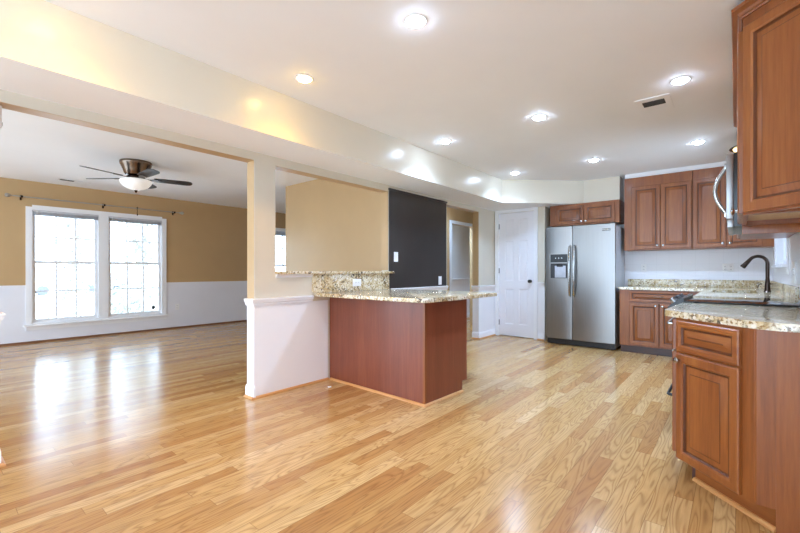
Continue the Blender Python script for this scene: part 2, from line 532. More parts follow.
# living room: brown shoe along the far wall
struct(MB().sweep([(o * .9, h * 1.5 + .0005) for o, h in SH], [(X0 + .01, LY - .0085), (8.59, LY - .0085)]).build('baseboard_far', 'browntrim', smooth=30))
struct(MB().sweep([(0, .886), (.006, .886), (.006, .9), (0, .9)], [(X0 + .01, LY - .001), (W1[0] - .03, LY - .001)]).build('trim_10', 'white'))
struct(MB().sweep([(0, .886), (.006, .886), (.006, .9), (0, .9)], [(W1[1] + .03, LY - .001), (W2[0] - .03, LY - .001)]).build('trim_11', 'white'))
# hall doorway and the room beyond
S('trim_12', 'white', (6.55, 6.6195, 4.235, 4.2495, 0, 2.11), (7.5005, 7.57, 4.235, 4.2495, 0, 2.11), (6.6195, 7.5005, 4.235, 4.2495, 2.0505, 2.11))
S('trim_13', 'white', (6.3, 8.5, 4.942, 4.9495, 0, .93))
rail('trim_14', [(6.3, 4.9415), (8.5, 4.9415)], .88)
base('hall_room', [(6.3, 4.9415), (8.5, 4.9415)], False)
# below the pass-through ledge: white bed moulding
AP = [(0, 0), (.008, 0), (.012, .012), (.020, .020), (.030, .024), (.034, .030), (0, .030)]
rail('trim_15', [(2.083, WY - .0005), (2.492, WY - .0005)], 1.0595, 'white', AP)
rail('trim_16', [(3.672, WY - .0005), (4.925, WY - .0005)], .842, 'white')

S('gap_filler', 'ceiling', (6.572, BX - .001, RY + .002, 1.235, 2.4565, CE - .0005))  # filler box added to cover the shadowed gap above the back cabinets
# ------------------------------------------------------------------ windows
def window(name, x0, x1, z0, z1, y, cols=3, units=2, yaw=None):
    """a twin double hung window in a wall whose inner face is the plane y, looking towards -y"""
    root = bpy.data.objects.new(name, None); COL.objects.link(root); struct(root)
    f = MB()
    f.box(x0 - .03, x0 + .045, y - .018, y + .12, z0, z1); f.box(x1 - .045, x1 + .03, y - .018, y + .12, z0, z1)
    f.box(x0 + .045, x1 - .045, y - .018, y + .12, z1 - .04, z1 + .03)
    f.box(x0 + .045, x1 - .045, y - .005, y + .12, z0, z0 + .035)
    f.box(x0 - .06, x1 + .06, y - .06, y - .0005, z0 - .028, z0, .006)
    f.box(x0 - .03, x1 + .03, y - .02, y - .0085, z0 - .085, z0 - .028)
    uw = (x1 - x0 - .09 - .14 * (units - 1)) / units
    for k in range(1, units):
        mx = x0 + .045 + k * uw + (k - 1) * .14
        f.box(mx, mx + .14, y - .012, y + .12, z0 + .035, z1 - .04)
    f.build('window_frame', 'white', root, 0)
    zm = z0 + (z1 - z0) * .53
    for k in range(units):
        a = x0 + .045 + k * (uw + .14); b = a + uw
        for (s0, s1, yy) in ((z0 + .035, zm + .018, y + .03), (zm - .018, z1 - .04, y + .065)):
            s = MB()
            s.box(a, a + .045, yy, yy + .03, s0, s1); s.box(b - .045, b, yy, yy + .03, s0, s1)
            s.box(a + .045, b - .045, yy, yy + .03, s0, s0 + .042); s.box(a + .045, b - .045, yy, yy + .03, s1 - .036, s1)
            gx0, gx1, gz0, gz1 = a + .045, b - .045, s0 + .042, s1 - .036
            for c in range(1, cols):
                cx = gx0 + (gx1 - gx0) * c / cols
                s.box(cx - .009, cx + .009, yy + .006, yy + .022, gz0, gz1)
            cz = (gz0 + gz1) / 2
            s.box(gx0, gx1, yy + .007, yy + .021, cz - .009, cz + .009)
            so = s.build('sash', 'white', root, 0)
            MB().box(gx0, gx1, yy + .012, yy + .016, gz0, gz1).build('pane', 'pane', so, 0)
    return root
window('window_1', *W1, LY)
window('window_2', *W2, LY)
def blind(x0, x1, y, z, label, n=9):
    r = thing('mini_blind', label, 'blind', ((x0 + x1) / 2, y, z), 0, 'raised mini blinds')
    w = (x1 - x0) / 2
    MB().box(-w, w, -.022, .022, -.03, 0, .003).build('headrail', 'blind', r)
    s = MB()
    for k in range(n):
        s.box(-w + .004, w - .004, -.02, .02, -.036 - k * .005, -.034 - k * .005)
    s.box(-w + .004, w - .004, -.02, .02, -.040 - n * .005, -.034 - n * .005 - .001)
    s.build('slat_stack', 'blind', r, 0)
    MB().tube([(-w + .05, -.024, -.015), (-w + .05, -.026, -.35)], .003, 6).build('wand', 'plastic', r)
    return r
uw = (W1[1] - W1[0] - .09 - .14) / 2
blind(W1[0] + .05, W1[0] + .04 + uw, LY + .004, W1[3] - .042, 'white mini blind pulled up at top of left half of double window')
blind(W1[1] - .04 - uw, W1[1] - .05, LY + .004, W1[3] - .042, 'white mini blind pulled up at top of right half of double window')
blind(W2[0] + .05, W2[0] + .04 + uw, LY + .004, W2[3] - .042, 'white mini blind seen through pass-through behind tan partition', 14)
# sticker on the right lower sash
st = MB().lathe([(.034, 0), (.034, .002), (.022, .002), (.022, 0)], (2.80, LY + .0405, .43), '-Y', 24)
o = st.build('window_sticker', 'sticker')
tag(o, 'small dark ring sticker low on right window pane', 'sticker')
# sink window (right wall, faces +y)
r3 = bpy.data.objects.new('window_3', None); COL.objects.link(r3); struct(r3)
f = MB()
for b in ((4.89, 4.95, RY + .0005, RY + .016, 1.10, 2.18), (6.30, 6.36, RY + .0005, RY + .016, 1.10, 2.18), (4.95, 6.30, RY + .0005, RY + .016, 2.12, 2.18),
          (4.88, 6.37, RY + .0005, RY + .045, 1.155, 1.18), (4.90, 6.35, RY + .0005, RY + .012, 1.09, 1.155),
          (4.95, 4.98, RY - .10, RY, 1.18, 2.12), (6.27, 6.30, RY - .10, RY, 1.18, 2.12), (4.98, 6.27, RY - .10, RY, 1.18, 1.20), (4.98, 6.27, RY - .10, RY, 2.09, 2.12)):
    f.box(*b)
f.build('window_frame', 'white', r3, 0)
s = MB()
for b in ((4.98, 5.02, RY - .09, RY - .06, 1.20, 2.09), (6.23, 6.27, RY - .09, RY - .06, 1.20, 2.09), (5.02, 6.23, RY - .09, RY - .06, 1.20, 1.24), (5.02, 6.23, RY - .09, RY - .06, 2.05, 2.09),
          (5.02, 6.23, RY - .09, RY - .06, 1.63, 1.67), (5.615, 5.635, RY - .085, RY - .065, 1.24, 2.05), (5.31, 5.325, RY - .085, RY - .065, 1.24, 2.05), (5.92, 5.935, RY - .085, RY - .065, 1.24, 2.05)):
    s.box(*b)
so = s.build('sash', 'white', r3, 0)
MB().box(5.02, 6.23, RY - .078, RY - .074, 1.24, 2.05).build('pane', 'pane', so, 0)

# curtain rod
cr = thing('curtain_rod', 'slim grey curtain rod with ball finials above double window', 'curtain rod', (2.03, LY - .10, 2.252))
MB().tube([(-1.17, 0, 0), (0.05, 0, 0)], .010).tube([(-.05, 0, 0), (1.17, 0, 0)], .0085).build('rod', 'rod', cr)
for sx in (-1, 1):
    MB().lathe([(.006, 0), (.014, .01), (.012, .02), (.026, .035), (.032, .055), (.026, .078), (.004, .088)], (sx * 1.17, 0, 0), 'X' if sx > 0 else '-X', 16).build('finial', 'rod', cr)
for bx in (-1.07, -.03, 1.09):
    MB().box(bx - .011, bx + .011, .086, .0995, -.045, .03, .003).tube([(bx, .09, -.01), (bx, .0, -.014)], .007).lathe([(.015, -.012), (.017, 0), (.015, .012)], (bx, 0, 0), 'X', 14).build('bracket', 'bronze', cr)
hk = MB().tube([(2.49, LY - .10, 2.252), (2.492, LY - .101, 2.20), (2.49, LY - .10, 2.165), (2.496, LY - .10, 2.150)], .0035, 6)
hk.lathe([(.004, -.006), (.017, -.006), (.017, .006), (.004, .006)], (2.49, LY - .10, 2.262), 'X', 14).lathe([(.002, 0), (.010, .012), (.009, .03), (.002, .036)], (2.492, LY - .10, 2.12), 'Z', 10)
tag(hk.build('curtain_ring', 'bronze'), 'small dark curtain ring with clip left hanging on curtain rod', 'curtain ring')

# ------------------------------------------------------------------ doors
def six_panel(mb, w, h, t=.035):
    """slab 0..w, 0..h, face at y=0 towards -y"""
    st, mid = .105, .09
    rows = [(.20, .80), (.94, 1.62), (1.72, h - .11)]
    cw = (w - 2 * st - mid) / 2
    xsx = [0, st, st + cw, st + cw + mid, w - st, w]
    zs = [0] + [z for r_ in rows for z in r_] + [h]
    for side, y in ((-1, 0.0), (1, t)):
        for i in range(5):
            for j in range(7):
                hole = i in (1, 3) and j in (1, 3, 5)
                a, b, c, d = xsx[i], xsx[i + 1], zs[j], zs[j + 1]
                if not hole:
                    mb._add([(a, y, c), (b, y, c), (b, y, d), (a, y, d)], [(0, 1, 2, 3)])
                else:
                    rr = [(0, 0), (.010, .007), (.018, .008), (.045, .0015), (.048, .001)]
                    mb.loft([[(a + q, y - side * p, c + q), (b - q, y - side * p, c + q), (b - q, y - side * p, d - q), (a + q, y - side * p, d - q)] for q, p in rr], False, True)
    mb._add([(0, 0, 0), (0, t, 0), (0, t, h), (0, 0, h)], [(0, 1, 2, 3)])
    mb._add([(w, 0, 0), (w, t, 0), (w, t, h), (w, 0, h)], [(0, 1, 2, 3)])
    mb._add([(0, 0, 0), (w, 0, 0), (w, t, 0), (0, t, 0)], [(0, 1, 2, 3)])
    mb._add([(0, 0, h), (w, 0, h), (w, t, h), (0, t, h)], [(0, 1, 2, 3)])
    return mb
KNOB = [(.026, 0), (.026, .006), (.010, .010), (.010, .030), (.020, .036), (.028, .046), (.029, .056), (.022, .066), (.004, .069)]
def door(name, loc, rz, w, h, knobmat, hinge_left=True):
    root = bpy.data.objects.new(name, None); COL.objects.link(root); struct(root)
    root.location = loc; root.rotation_euler = (0, 0, R(rz))
    d = six_panel(MB(), w, h).build('door_slab', 'door', root, 25)
    kx = w - .06 if hinge_left else .06
    MB().lathe(KNOB, (kx, 0, .95 - loc[2]), '-Y', 20).build('door_knob', knobmat, root)
    hx = -.004 if hinge_left else w + .004
    for hz in (.22, h * .53, h - .22):
        MB().box(hx - .012, hx + .012, -.004, .0, hz - .045, hz + .045).tube([(hx, -.009, hz - .045), (hx, -.009, hz + .045)], .0065, 8).build('hinge', 'steel', root)
    return root
door('door_1', (6.462, DY1 - .006, .012), -90, DY1 - DY0 - .012, DH - .016, 'black')
S('trim_17', 'white', (6.43, 6.4495, DY1, DY1 + .06, 0, DH + .0), (6.43, 6.4495, DY0 - .06, DY0, 0, DH), (6.43, 6.4495, DY0 - .06, DY1 + .06, DH, 2.163),
  (6.452, 6.548, DY1 - .005, DY1 - .0005, 0, DH - .002), (6.452, 6.548, DY0 + .0005, DY0 + .005, 0, DH - .002))
door('door_2', (6.66, 4.33, .012), 82, .60, 2.02, 'steel', True)

# ------------------------------------------------------------------ cabinets
def knob(parent, x, z, y=-.02):
    return MB().lathe([(.006, 0), (.006, .012), (.013, .018), (.016, .024), (.013, .030), (.003, .032)], (x, y, z), '-Y', 14).build('knob', 'chrome', parent)
def pull(parent, x, z, y=-.02, w=.10):
    return MB().tube([(x - w / 2, y, z), (x - w / 2, y - .022, z), (x - w / 2 + .012, y - .028, z), (x + w / 2 - .012, y - .028, z), (x + w / 2, y - .022, z), (x + w / 2, y, z)], .0055, 8).build('pull_handle', 'chrome', parent)
def cab(name, label, loc, rz, w, d, z0, z1, doors=(), drawers=(), toe=.0, group=None, mat='cherry'):
    r = thing(name, label, 'cabinet', loc, rz, group)
    m = MB()
    if toe:
        m.box(0, w, 0, d, z0 + toe, z1, .002)
        m.build('cabinet_body', mat, r, 0)
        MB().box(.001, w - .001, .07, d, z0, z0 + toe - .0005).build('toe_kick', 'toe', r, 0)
    else:
        m.box(0, w, 0, d, z0, z1, .002)
        m.build('cabinet_body', mat, r, 0)
    for (a, b, c, e, kx, kz) in doors:
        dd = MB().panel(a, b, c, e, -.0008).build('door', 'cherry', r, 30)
        if kx is not None: knob(dd, kx, kz, -.0205)
    for (a, b, c, e, kind) in drawers:
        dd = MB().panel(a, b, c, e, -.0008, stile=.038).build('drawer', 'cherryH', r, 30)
        if kind: pull(dd, (a + b) / 2, (c + e) / 2, -.0205)
    return r
G_UP = 'cherry wall cabinets along the back wall'
# back wall: local x runs towards -Y, local y into the wall
UX = 6.55
U0 = 1.24
def ux(y): return U0 - y
cab('wall_cabinet', 'tall two-door cherry wall cabinet right of refrigerator, left of the back wall pair', (UX, U0, 0), -90, U0 - .442, BX - UX - .002, 1.415, 2.455,
    [(ux(1.142), ux(.797), 1.43, 2.32, ux(.83), 1.475), (ux(.792), ux(.449), 1.43, 2.32, ux(.76), 1.475)], group=G_UP)
cab('wall_cabinet', 'tall cherry wall cabinet in back corner, partly hidden behind microwave', (UX, .438, 0), -90, .438 - (RY + .004), BX - UX - .002, 1.415, 2.455,
    [(.006, .345, 1.43, 2.32, .312, 1.475), (.352, .69, 1.43, 2.32, .385, 1.475)], group=G_UP)
cab('wall_cabinet', 'short two-door cherry cabinet bridging over the refrigerator', (6.50, 2.292, 0), -90, .998, BX - 6.50 - .002, 1.832, 2.162,
    [(.09, .512, 1.852, 2.13, .485, 1.885), (.520, .942, 1.852, 2.13, .547, 1.885)])
CT = .865
cab('base_cabinet', 'cherry base cabinet with wide drawer and two doors right of refrigerator', (6.22, 1.235, 0), -90, .96, BX - 6.22 - .002, 0, CT,
    [(.122, .464, .12, .687, .425, .655), (.470, .80, .12, .687, .505, .655)], [(.122, .80, .705, .850, True)], toe=.1)
# right run, faces +Y: local x runs towards -X, local y into the right wall
cab('base_cabinet', 'cherry drawer base between angled end cabinet and black range, seen edge on', (3.394, .25, 0), 180, .728, .60, 0, CT,
    [(.015, .36, .12, .675, .33, .62), (.366, .712, .12, .675, .40, .62)], [(.015, .712, .689, .854, True)], toe=.1)
cab('base_cabinet', 'cherry base cabinet beyond the black range on right wall', (5.02, .25, 0), 180, .85, .60, 0, CT,
    [(.015, .42, .12, .675, .39, .62), (.426, .835, .12, .675, .46, .62)], [(.015, .835, .689, .85, True)], toe=.1)
sk = cab('sink_cabinet', 'cherry base cabinet with the sink and faucet, under the small window', (6.216, .25, 0), 180, 1.19, .60, 0, .66,
    [(.20, .59, .12, .64, .56, .60), (.60, .99, .12, .64, .63, .60)], toe=.1)
MB().box(0, 1.19, 0, .018, .66, CT).build('apron_panel', 'cherryH', sk, 0)
# the angled end base cabinet
A = Vector((2.66, .25)); AR = -135
def loc_of(A_, rz):
    c, s_ = math.cos(R(rz)), math.sin(R(rz))
    return lambda p: ((p[0] - A_.x) * c + (p[1] - A_.y) * s_, -(p[0] - A_.x) * s_ + (p[1] - A_.y) * c)
tl = loc_of(A, AR)
ab = thing('angled_base_cabinet', 'near cherry base cabinet with one angled drawer and door and plain side panel', 'cabinet', (A.x, A.y, 0), AR)
MB().prism([tl(p) for p in ((2.66, .25), (2.3475, -.0625), (2.3475, RY + .004), (2.66, RY + .004))], .1, CT).build('cabinet_body', 'cherry', ab, 0)
MB().prism([tl(p) for p in ((2.655, .165), (2.3475, -.1415), (2.3475, RY + .004), (2.655, RY + .004))], 0, .0995).build('toe_kick', 'cherryH', ab, 0)
MB().sweep([(o_, h + .0005) for o_, h in SH], [tl((2.655, .165)), tl((2.352, -.138))][::1]).build('shoe_molding', 'oaktrim', ab, 30)
e = MB()
e.prism([tl(p) for p in ((2.347, -.132), (2.341, -.132), (2.341, RY + .004), (2.347, RY + .004))], 0, CT)
e.prism([tl(p) for p in ((2.347, -.064), (2.341, -.070), (2.341, -.1318), (2.347, -.1318))], .1, CT)
e.build('side_panel', 'cherry', ab, 0)
dd = MB().panel(.018, .385, .689, .852, -.0008, stile=.04).build('drawer', 'cherryH', ab, 30)
dd = MB().panel(.018, .385, .106, .676, -.0008).build('door', 'cherry', ab, 30)
knob(dd, .048, .642, -.0205)
# wall cabinets of the right run
UB, UT = 1.41, 2.43
def hollow(name, label, A_, rz, poly, zb=UB, zt=UT):
    t_ = loc_of(A_, rz)
    r = thing(name, label, 'cabinet', (A_.x, A_.y, 0), rz)
    m = MB().prism([t_(p) for p in poly], zb + .035, zt)
    n = len(poly); th = .022
    c = (sum(p[0] for p in poly) / n, sum(p[1] for p in poly) / n)
    P2 = [Vector(p) for p in poly]
    ins = []
    for i in range(n):                        # inset polygon for the bottom rails
        a, b, d = P2[i - 1], P2[i], P2[(i + 1) % n]
        d1 = (b - a).normalized(); d2 = (d - b).normalized()
        n1 = Vector((-d1.y, d1.x)); n2 = Vector((-d2.y, d2.x))
        if n1.dot(Vector(c) - b) < 0: n1 = -n1
        if n2.dot(Vector(c) - b) < 0: n2 = -n2
        k = (n1 + n2); k = k / max(.3, k.dot(n1))
        ins.append(b + k * th)
    for i in range(n):
        j = (i + 1) % n
        m.prism([t_(P2[i]), t_(P2[j]), t_(ins[j]), t_(ins[i])], zb, zb + .0348)
    m.build('cabinet_body', 'cherry', r, 0)
    MB().prism([t_(p) for p in ins], zb + .028, zb + .0345).build('bottom_panel', 'maple', r, 0)
    return r
A2 = Vector((2.74, -.03))
ua = hollow('angled_wall_cabinet', 'large near cherry wall cabinet with angled raised panel door, top right', A2, AR,
            [(2.74, -.03), (2.415, -.355), (2.74, -.355)])
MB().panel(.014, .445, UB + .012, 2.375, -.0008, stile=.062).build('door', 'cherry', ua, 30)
un = hollow('wall_cabinet', 'cherry wall cabinet between angled cabinet and microwave, seen edge on', Vector((3.392, -.03)), 180,
            [(2.742, -.03), (2.742, -.355), (3.392, -.355), (3.392, -.03)])
MB().box(.002, .02, .001, .324, UB - .056, UB - .0005, .002).build('light_rail', 'cherry', un)
for a, b, kx in ((.012, .320, .29), (.326, .634, .36)):
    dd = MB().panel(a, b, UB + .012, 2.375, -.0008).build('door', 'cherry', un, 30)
    knob(dd, kx, UB + .06, -.0205)
cab('wall_cabinet', 'short cherry cabinet above the microwave, seen edge on', (4.162, -.03, 0), 180, .766, .325, 1.90, UT,
    [(.012, .378, 1.912, 2.375, .35, 1.95), (.384, .752, 1.912, 2.375, .41, 1.95)])
cab('wall_cabinet', 'cherry wall cabinet between microwave and small window, seen edge on', (4.88, -.03, 0), 180, .714, .325, UB, UT,
    [(.012, .352, UB + .012, 2.375, .32, 1.46), (.358, .702, UB + .012, 2.375, .39, 1.46)])
CR = [(0, 0), (.006, 0), (.010, .010), (.016, .014), (.022, .028), (.034, .036), (.044, .040), (.048, .050), (.048, .056), (0, .056)]
m = MB().sweep([(o_, UT + .0006 + z) for o_, z in CR], [(4.882, -.0303), (2.74, -.0303), (2.4155, -.3548)][::-1] if False else [(2.4155, -.3548), (2.74, -.0303), (4.882, -.0303)][::-1])
o = m.build('crown_molding', 'cherryH', None, 30)
tag(o, 'cherry crown molding along top of right-hand wall cabinets', 'molding')

# ------------------------------------------------------------------ counters
def rounded(poly, rad):
    out = []
    n = len(poly)
    for i, p in enumerate(poly):
        r_ = rad.get(i, 0)
        if not r_: out.append(p); continue
        p = Vector(p); a = Vector(poly[i - 1]); b = Vector(poly[(i + 1) % n])
        d1 = (a - p).normalized() * r_; d2 = (b - p).normalized() * r_
        for k in range(8):
            t_ = k / 7
            out.append(tuple((1 - t_) ** 2 * (p + d1) + 2 * t_ * (1 - t_) * p + t_ ** 2 * (p + d2)))
    return out
CZ = CT + .001
CTOP = .90
m = MB().prism(rounded([(2.515, WY - .012), (2.53, 1.865), (3.78, 1.85), (3.78, WY - .012)], {1: .05, 2: .07}), CZ, CTOP, .006)
tag(m.build('countertop', 'granite'), 'speckled beige granite top on the peninsula with rounded corners', 'countertop')
m = MB().prism(rounded([(2.312, RY + .004), (2.312, -.088), (2.705, .310), (3.394, .290), (3.394, RY + .004)], {1: .10, 2: .015}), CZ, CTOP, .006)
tag(m.build('countertop', 'granite'), 'speckled granite countertop with angled end at right foreground, before the range', 'countertop')
sx0, sx1, sy0, sy1 = 5.22, 5.96, -.17, .20
m = MB()
for b in ((4.166, sx0, RY + .004, .285), (sx0, sx1, RY + .004, sy0), (sx0, sx1, sy1, .285), (sx1, 6.19, RY + .004, .285), (6.19, BX - .002, RY + .004, 1.25)):
    m.box(b[0], b[1], b[2], b[3], CZ, CTOP)
bmesh.ops.remove_doubles(m.bm, verts=m.bm.verts[:], dist=1e-5)
tag(m.build('countertop', 'granite', None, 0), 'L-shaped granite countertop along back wall and around the sink', 'countertop')
# splash strips
tag(MB().box(BX - .022, BX - .002, RY + .004, 1.25, CTOP + .0005, 1.0, .002).build('backsplash', 'granite'), 'low granite backsplash strip along the back wall', 'backsplash')
m = MB().box(4.166, BX - .024, RY + .0005, RY + .02, CTOP + .0005, 1.0, .002)
tag(m.build('backsplash', 'granite'), 'low granite backsplash strip below the small sink window', 'backsplash')
m = MB().box(2.32, 3.392, RY + .0005, RY + .02, CTOP + .0005, 1.0, .002)
tag(m.build('backsplash', 'granite'), 'low granite backsplash strip under the near right wall cabinets', 'backsplash')
m = MB().box(2.494, 3.655, WY - .0105, WY - .0005, CTOP + .0005, 1.0895, .001)
tag(m.build('backsplash', 'granite'), 'tall granite backsplash on half wall above the peninsula top', 'backsplash')
m = MB().prism(rounded([(2.0845, WY - .045), (3.71, WY - .045), (3.71, WY - .002), (3.634, WY - .002), (3.634, WY + .15), (2.0845, WY + .15)], {1: .02}), 1.0905, 1.117, .004)
tag(m.build('ledge', 'granite'), 'narrow granite bar ledge capping the half wall of the pass-through', 'ledge')

# sink
sk = thing('sink', 'undermount steel sink set in the counter by the small window', 'sink', ((sx0 + sx1) / 2, (sy0 + sy1) / 2, .70))
hx, hy = (sx1 - sx0) / 2 - .003, (sy1 - sy0) / 2 - .003
b = MB()
b.loft([[(-hx, -hy, .164), (hx, -hy, .164), (hx, hy, .164), (-hx, hy, .164)], [(-hx + .01, -hy + .01, .02), (hx - .01, -hy + .01, .02), (hx - .01, hy - .01, .02), (-hx + .01, hy - .01, .02)],
        [(-hx + .04, -hy + .04, 0), (hx - .04, -hy + .04, 0), (hx - .04, hy - .04, 0), (-hx + .04, hy - .04, 0)]], False, True)
b.build('basin', 'steel', sk)
MB().lathe([(.04, .001), (.04, .004), (.02, .003), (.004, .002)], (0, 0, 0), 'Z', 16).build('drain', 'chrome', sk)
# faucet
fa = thing('faucet', 'dark bronze gooseneck pull-down faucet behind the sink', 'faucet', (5.67, -.255, CTOP + .0005))
b = MB().lathe([(.031, 0), (.031, .006), (.026, .012), (.024, .05), (.021, .10), (.017, .14), (.0135, .16)], (0, 0, 0), 'Z', 18)
b.build('base', 'bronze', fa)
arc = [(0, 0, .15)] + [(0, 0, .20), (0, 0, .26)] + [(0, .075 - .075 * math.cos(a), .300 + .075 * math.sin(a)) for a in [math.pi * k / 12 for k in range(0, 11)]]
MB().tube(arc, .0165, 12).build('spout', 'bronze', fa)
p0 = Vector(arc[-1]); d_ = (Vector(arc[-1]) - Vector(arc[-2])).normalized()
MB().tube([p0 - d_ * .004, p0 + d_ * .01, p0 + d_ * .03, p0 + d_ * .085, p0 + d_ * .10], [.017, .019, .020, .026, .024], 14).build('spray_head', 'bronze', fa)
MB().tube([(.02, 0, .09), (.05, .0, .10), (.075, 0, .13), (.085, 0, .165)], [.010, .009, .007, .006], 8).build('lever', 'bronze', fa)

# ------------------------------------------------------------------ peninsula
pn = thing('peninsula_cabinet', 'cherry peninsula cabinet with plain veneer back and end panel under granite top', 'cabinet', (2.715, WY - .008, 0), -92.2)
PL, PD = 1.265, .63
MB().box(0, PL - .008, .008, PD, .1, CT).build('cabinet_body', 'cherry', pn, 0)
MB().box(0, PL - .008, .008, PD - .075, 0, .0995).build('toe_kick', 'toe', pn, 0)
MB().box(0, PL - .022, 0, .0075, 0, CT).build('back_panel', 'red', pn, 0)
MB().box(PL - .0216, PL + .001, -.003, .018, 0, CT, .002).build('corner_strip', 'cherry', pn, 0)
MB().box(PL - .0078, PL, .0184, PD - .077, 0, CT).box(PL - .0078, PL, PD - .077, PD, .1, CT).build('end_panel', 'red', pn, 0)
for k in range(3):
    a = .02 + k * .405
    dd = MB()
    dd.xf = Matrix.Translation((a + .395, PD + .0008, 0)) @ Matrix.Rotation(math.pi, 4, 'Z')
    dd.panel(0, .395, .12, .675)
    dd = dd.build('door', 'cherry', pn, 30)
    MB().lathe([(.006, 0), (.006, .012), (.016, .022), (.003, .032)], (a + .06, PD + .0205, .63), 'Y', 12).build('knob', 'chrome', dd)
    dd = MB()
    dd.xf = Matrix.Translation((a + .395, PD + .0008, 0)) @ Matrix.Rotation(math.pi, 4, 'Z')
    dd.panel(0, .395, .689, .852, stile=.038)
    dd = dd.build('drawer', 'cherryH', pn, 30)
    MB().tube([(a + .15, PD + .0205, .77), (a + .16, PD + .047, .77), (a + .24, PD + .047, .77), (a + .25, PD + .0205, .77)], .0055, 8).build('pull_handle', 'chrome', dd)
MB().sweep([(o_ + .0005, h + .0005) for o_, h in SH], [(0.024, -.003), (PL + .0012, -.003), (PL + .0012, PD - .077)]).build('shoe_molding', 'oaktrim', pn, 30)

# chalkboard panel
cb = thing('chalkboard_panel', 'large black chalkboard wall panel behind the peninsula', 'chalkboard', (3.645, WY - .0005, .905))
MB().box(0, 1.255, -.012, 0, 0, 1.20).build('board', 'chalk', cb, 0)
MB().box(-.008, 1.268, -.022, 0, 1.2005, 1.226, .006).build('top_cap', 'chalk', cb)

# ------------------------------------------------------------------ refrigerator
fr = thing('refrigerator', 'stainless side-by-side refrigerator with black ice dispenser', 'refrigerator', (6.20, 2.25, 0), -90)
FW, FH = .965, 1.79
MB().box(.006, FW - .006, .075, .655, .03, FH - .025, .006).build('body', 'fridgeside', fr)
def bowed(x0, x1, z0, z1, bow=.012, n=10):
    m = MB(); loops = []
    for zz in (z0, z0 + .006, z1 - .006, z1):
        e_ = .006 if zz in (z0, z1) else 0
        front = [(x0 + (x1 - x0) * k / n, -bow * (1 - (2 * k / n - 1) ** 2) + e_, zz) for k in range(n + 1)]
        loops.append(front + [(x1, .062, zz), (x0, .062, zz)])
    return m.loft(loops)
fd = bowed(.003, .388, .095, FH).build('freezer_door', 'steel', fr)
rd = bowed(.396, FW - .003, .095, FH).build('fridge_door', 'steel', fr)
for parent, x in ((fd, .362), (rd, .424)):
    pts = [(x, -.006, .74), (x, -.036, .755), (x, -.056, .82), (x, -.064, 1.0), (x, -.066, 1.12), (x, -.064, 1.24), (x, -.056, 1.42), (x, -.036, 1.485), (x, -.006, 1.50)]
    MB().tube(pts, [.010, .013, .015, .016, .016, .016, .015, .013, .010], 12).build('handle', 'chrome', parent)
d = MB()
d.box(.062, .075, -.022, -.004, 1.00, 1.385); d.box(.325, .338, -.022, -.004, 1.00, 1.385); d.box(.075, .325, -.022, -.004, 1.372, 1.385)
d.box(.075, .325, -.022, -.004, 1.00, 1.012); d.box(.075, .325, -.022, -.004, 1.235, 1.25)
dp = d.build('dispenser_frame', 'steel', fd, 0)
MB().box(.075, .325, -.020, -.010, 1.25, 1.372).build('dispenser_panel', 'black', fd, 0)
for k in range(4):
    pass
i = MB().box(.075, .325, -.0125, -.0105, 1.012, 1.235)
i.build('dispenser_recess', 'darkgrey', fd, 0)
MB().box(.14, .30, -.019, -.0135, 1.02, 1.20, .002).build('dispenser_paddle', 'fridgeside', fd)
MB().box(.17, .26, -.026, -.0135, 1.185, 1.235, .004).build('dispenser_spout', 'black', fd)
for k in range(3):
    MB().lathe([(.010, 0), (.010, .002), (.003, .003)], (.15 + k * .045, -.0205, 1.315), '-Y', 10).build('dispenser_button', 'chrome', fd)
bd = MB().box(.80, .905, -.0115, -.0045, 1.690, 1.722, .002)
bd = bd.build('badge', 'darkgrey', rd)
bdw = MB()
for k in range(8):
    bdw.box(.806 + k * .0122, .8145 + k * .0122, -.0125, -.0118, 1.699, 1.713)
bdw.build('badge_lettering', 'chrome', bd, 0)
g = MB().box(.01, FW - .01, .03, .075, .012, .085, .004)
for k in range(3): g.box(.05, FW - .05, .024, .031, .026 + k * .018, .034 + k * .018)
g.build('grille', 'darkgrey', fr, 0)
for x in (.05, FW - .05):
    MB().box(x - .03, x + .03, .028, .11, FH - .003, FH + .018, .005).build('hinge_cover', 'darkgrey', fr)
for x in (.06, FW - .06):
    for y in (.09, .58):
        MB().lathe([(.02, 0), (.02, .032)], (x, y, 0), 'Z', 12).build('foot', 'darkgrey', fr)

# ------------------------------------------------------------------ range (slide-in)
rg = thing('range', 'black glass-top slide-in range in the right-hand counter', 'range', (4.161, .255, 0), 180)
RW = .762
MB().box(.002, RW - .002, .02, .60, .03, .885, .003).build('body', 'steel', rg)
MB().box(-.002, RW + .002, -.0175, .585, .9055, .911, .002).build('cooktop', 'glassblack', rg)
c = MB()
c.xf = Matrix.Identity(4)
loops = []
for x in (.0, RW):
    loops.append([(x, .02, .80), (x, -.09, .80), (x, -.112, .82), (x, -.114, .868), (x, -.045, .928), (x, -.018, .9295), (x, -.0205, .905), (x, .0195, .905)])
c.loft(loops)
cp = c.build('control_panel', 'black', rg, 20)
nrm = Vector((0, -.060, .069)).normalized()
for k in range(5):
    kx = .09 + k * .145
    b_ = Vector((kx, -.080, .8985)); 
    MB().tube([b_, b_ + nrm * .006, b_ + nrm * .008, b_ + nrm * .03, b_ + nrm * .034], [.027, .027, .021, .019, .015], 14).build('knob', 'steel' if k % 2 == 0 else 'darkgrey', rg)
MB().box(.005, RW - .005, -.07, .0195, .30, .79, .004).build('oven_door', 'steel', rg)
MB().box(.12, RW - .12, -.0725, -.0705, .40, .68).build('oven_window', 'glassblack', rg, 0)
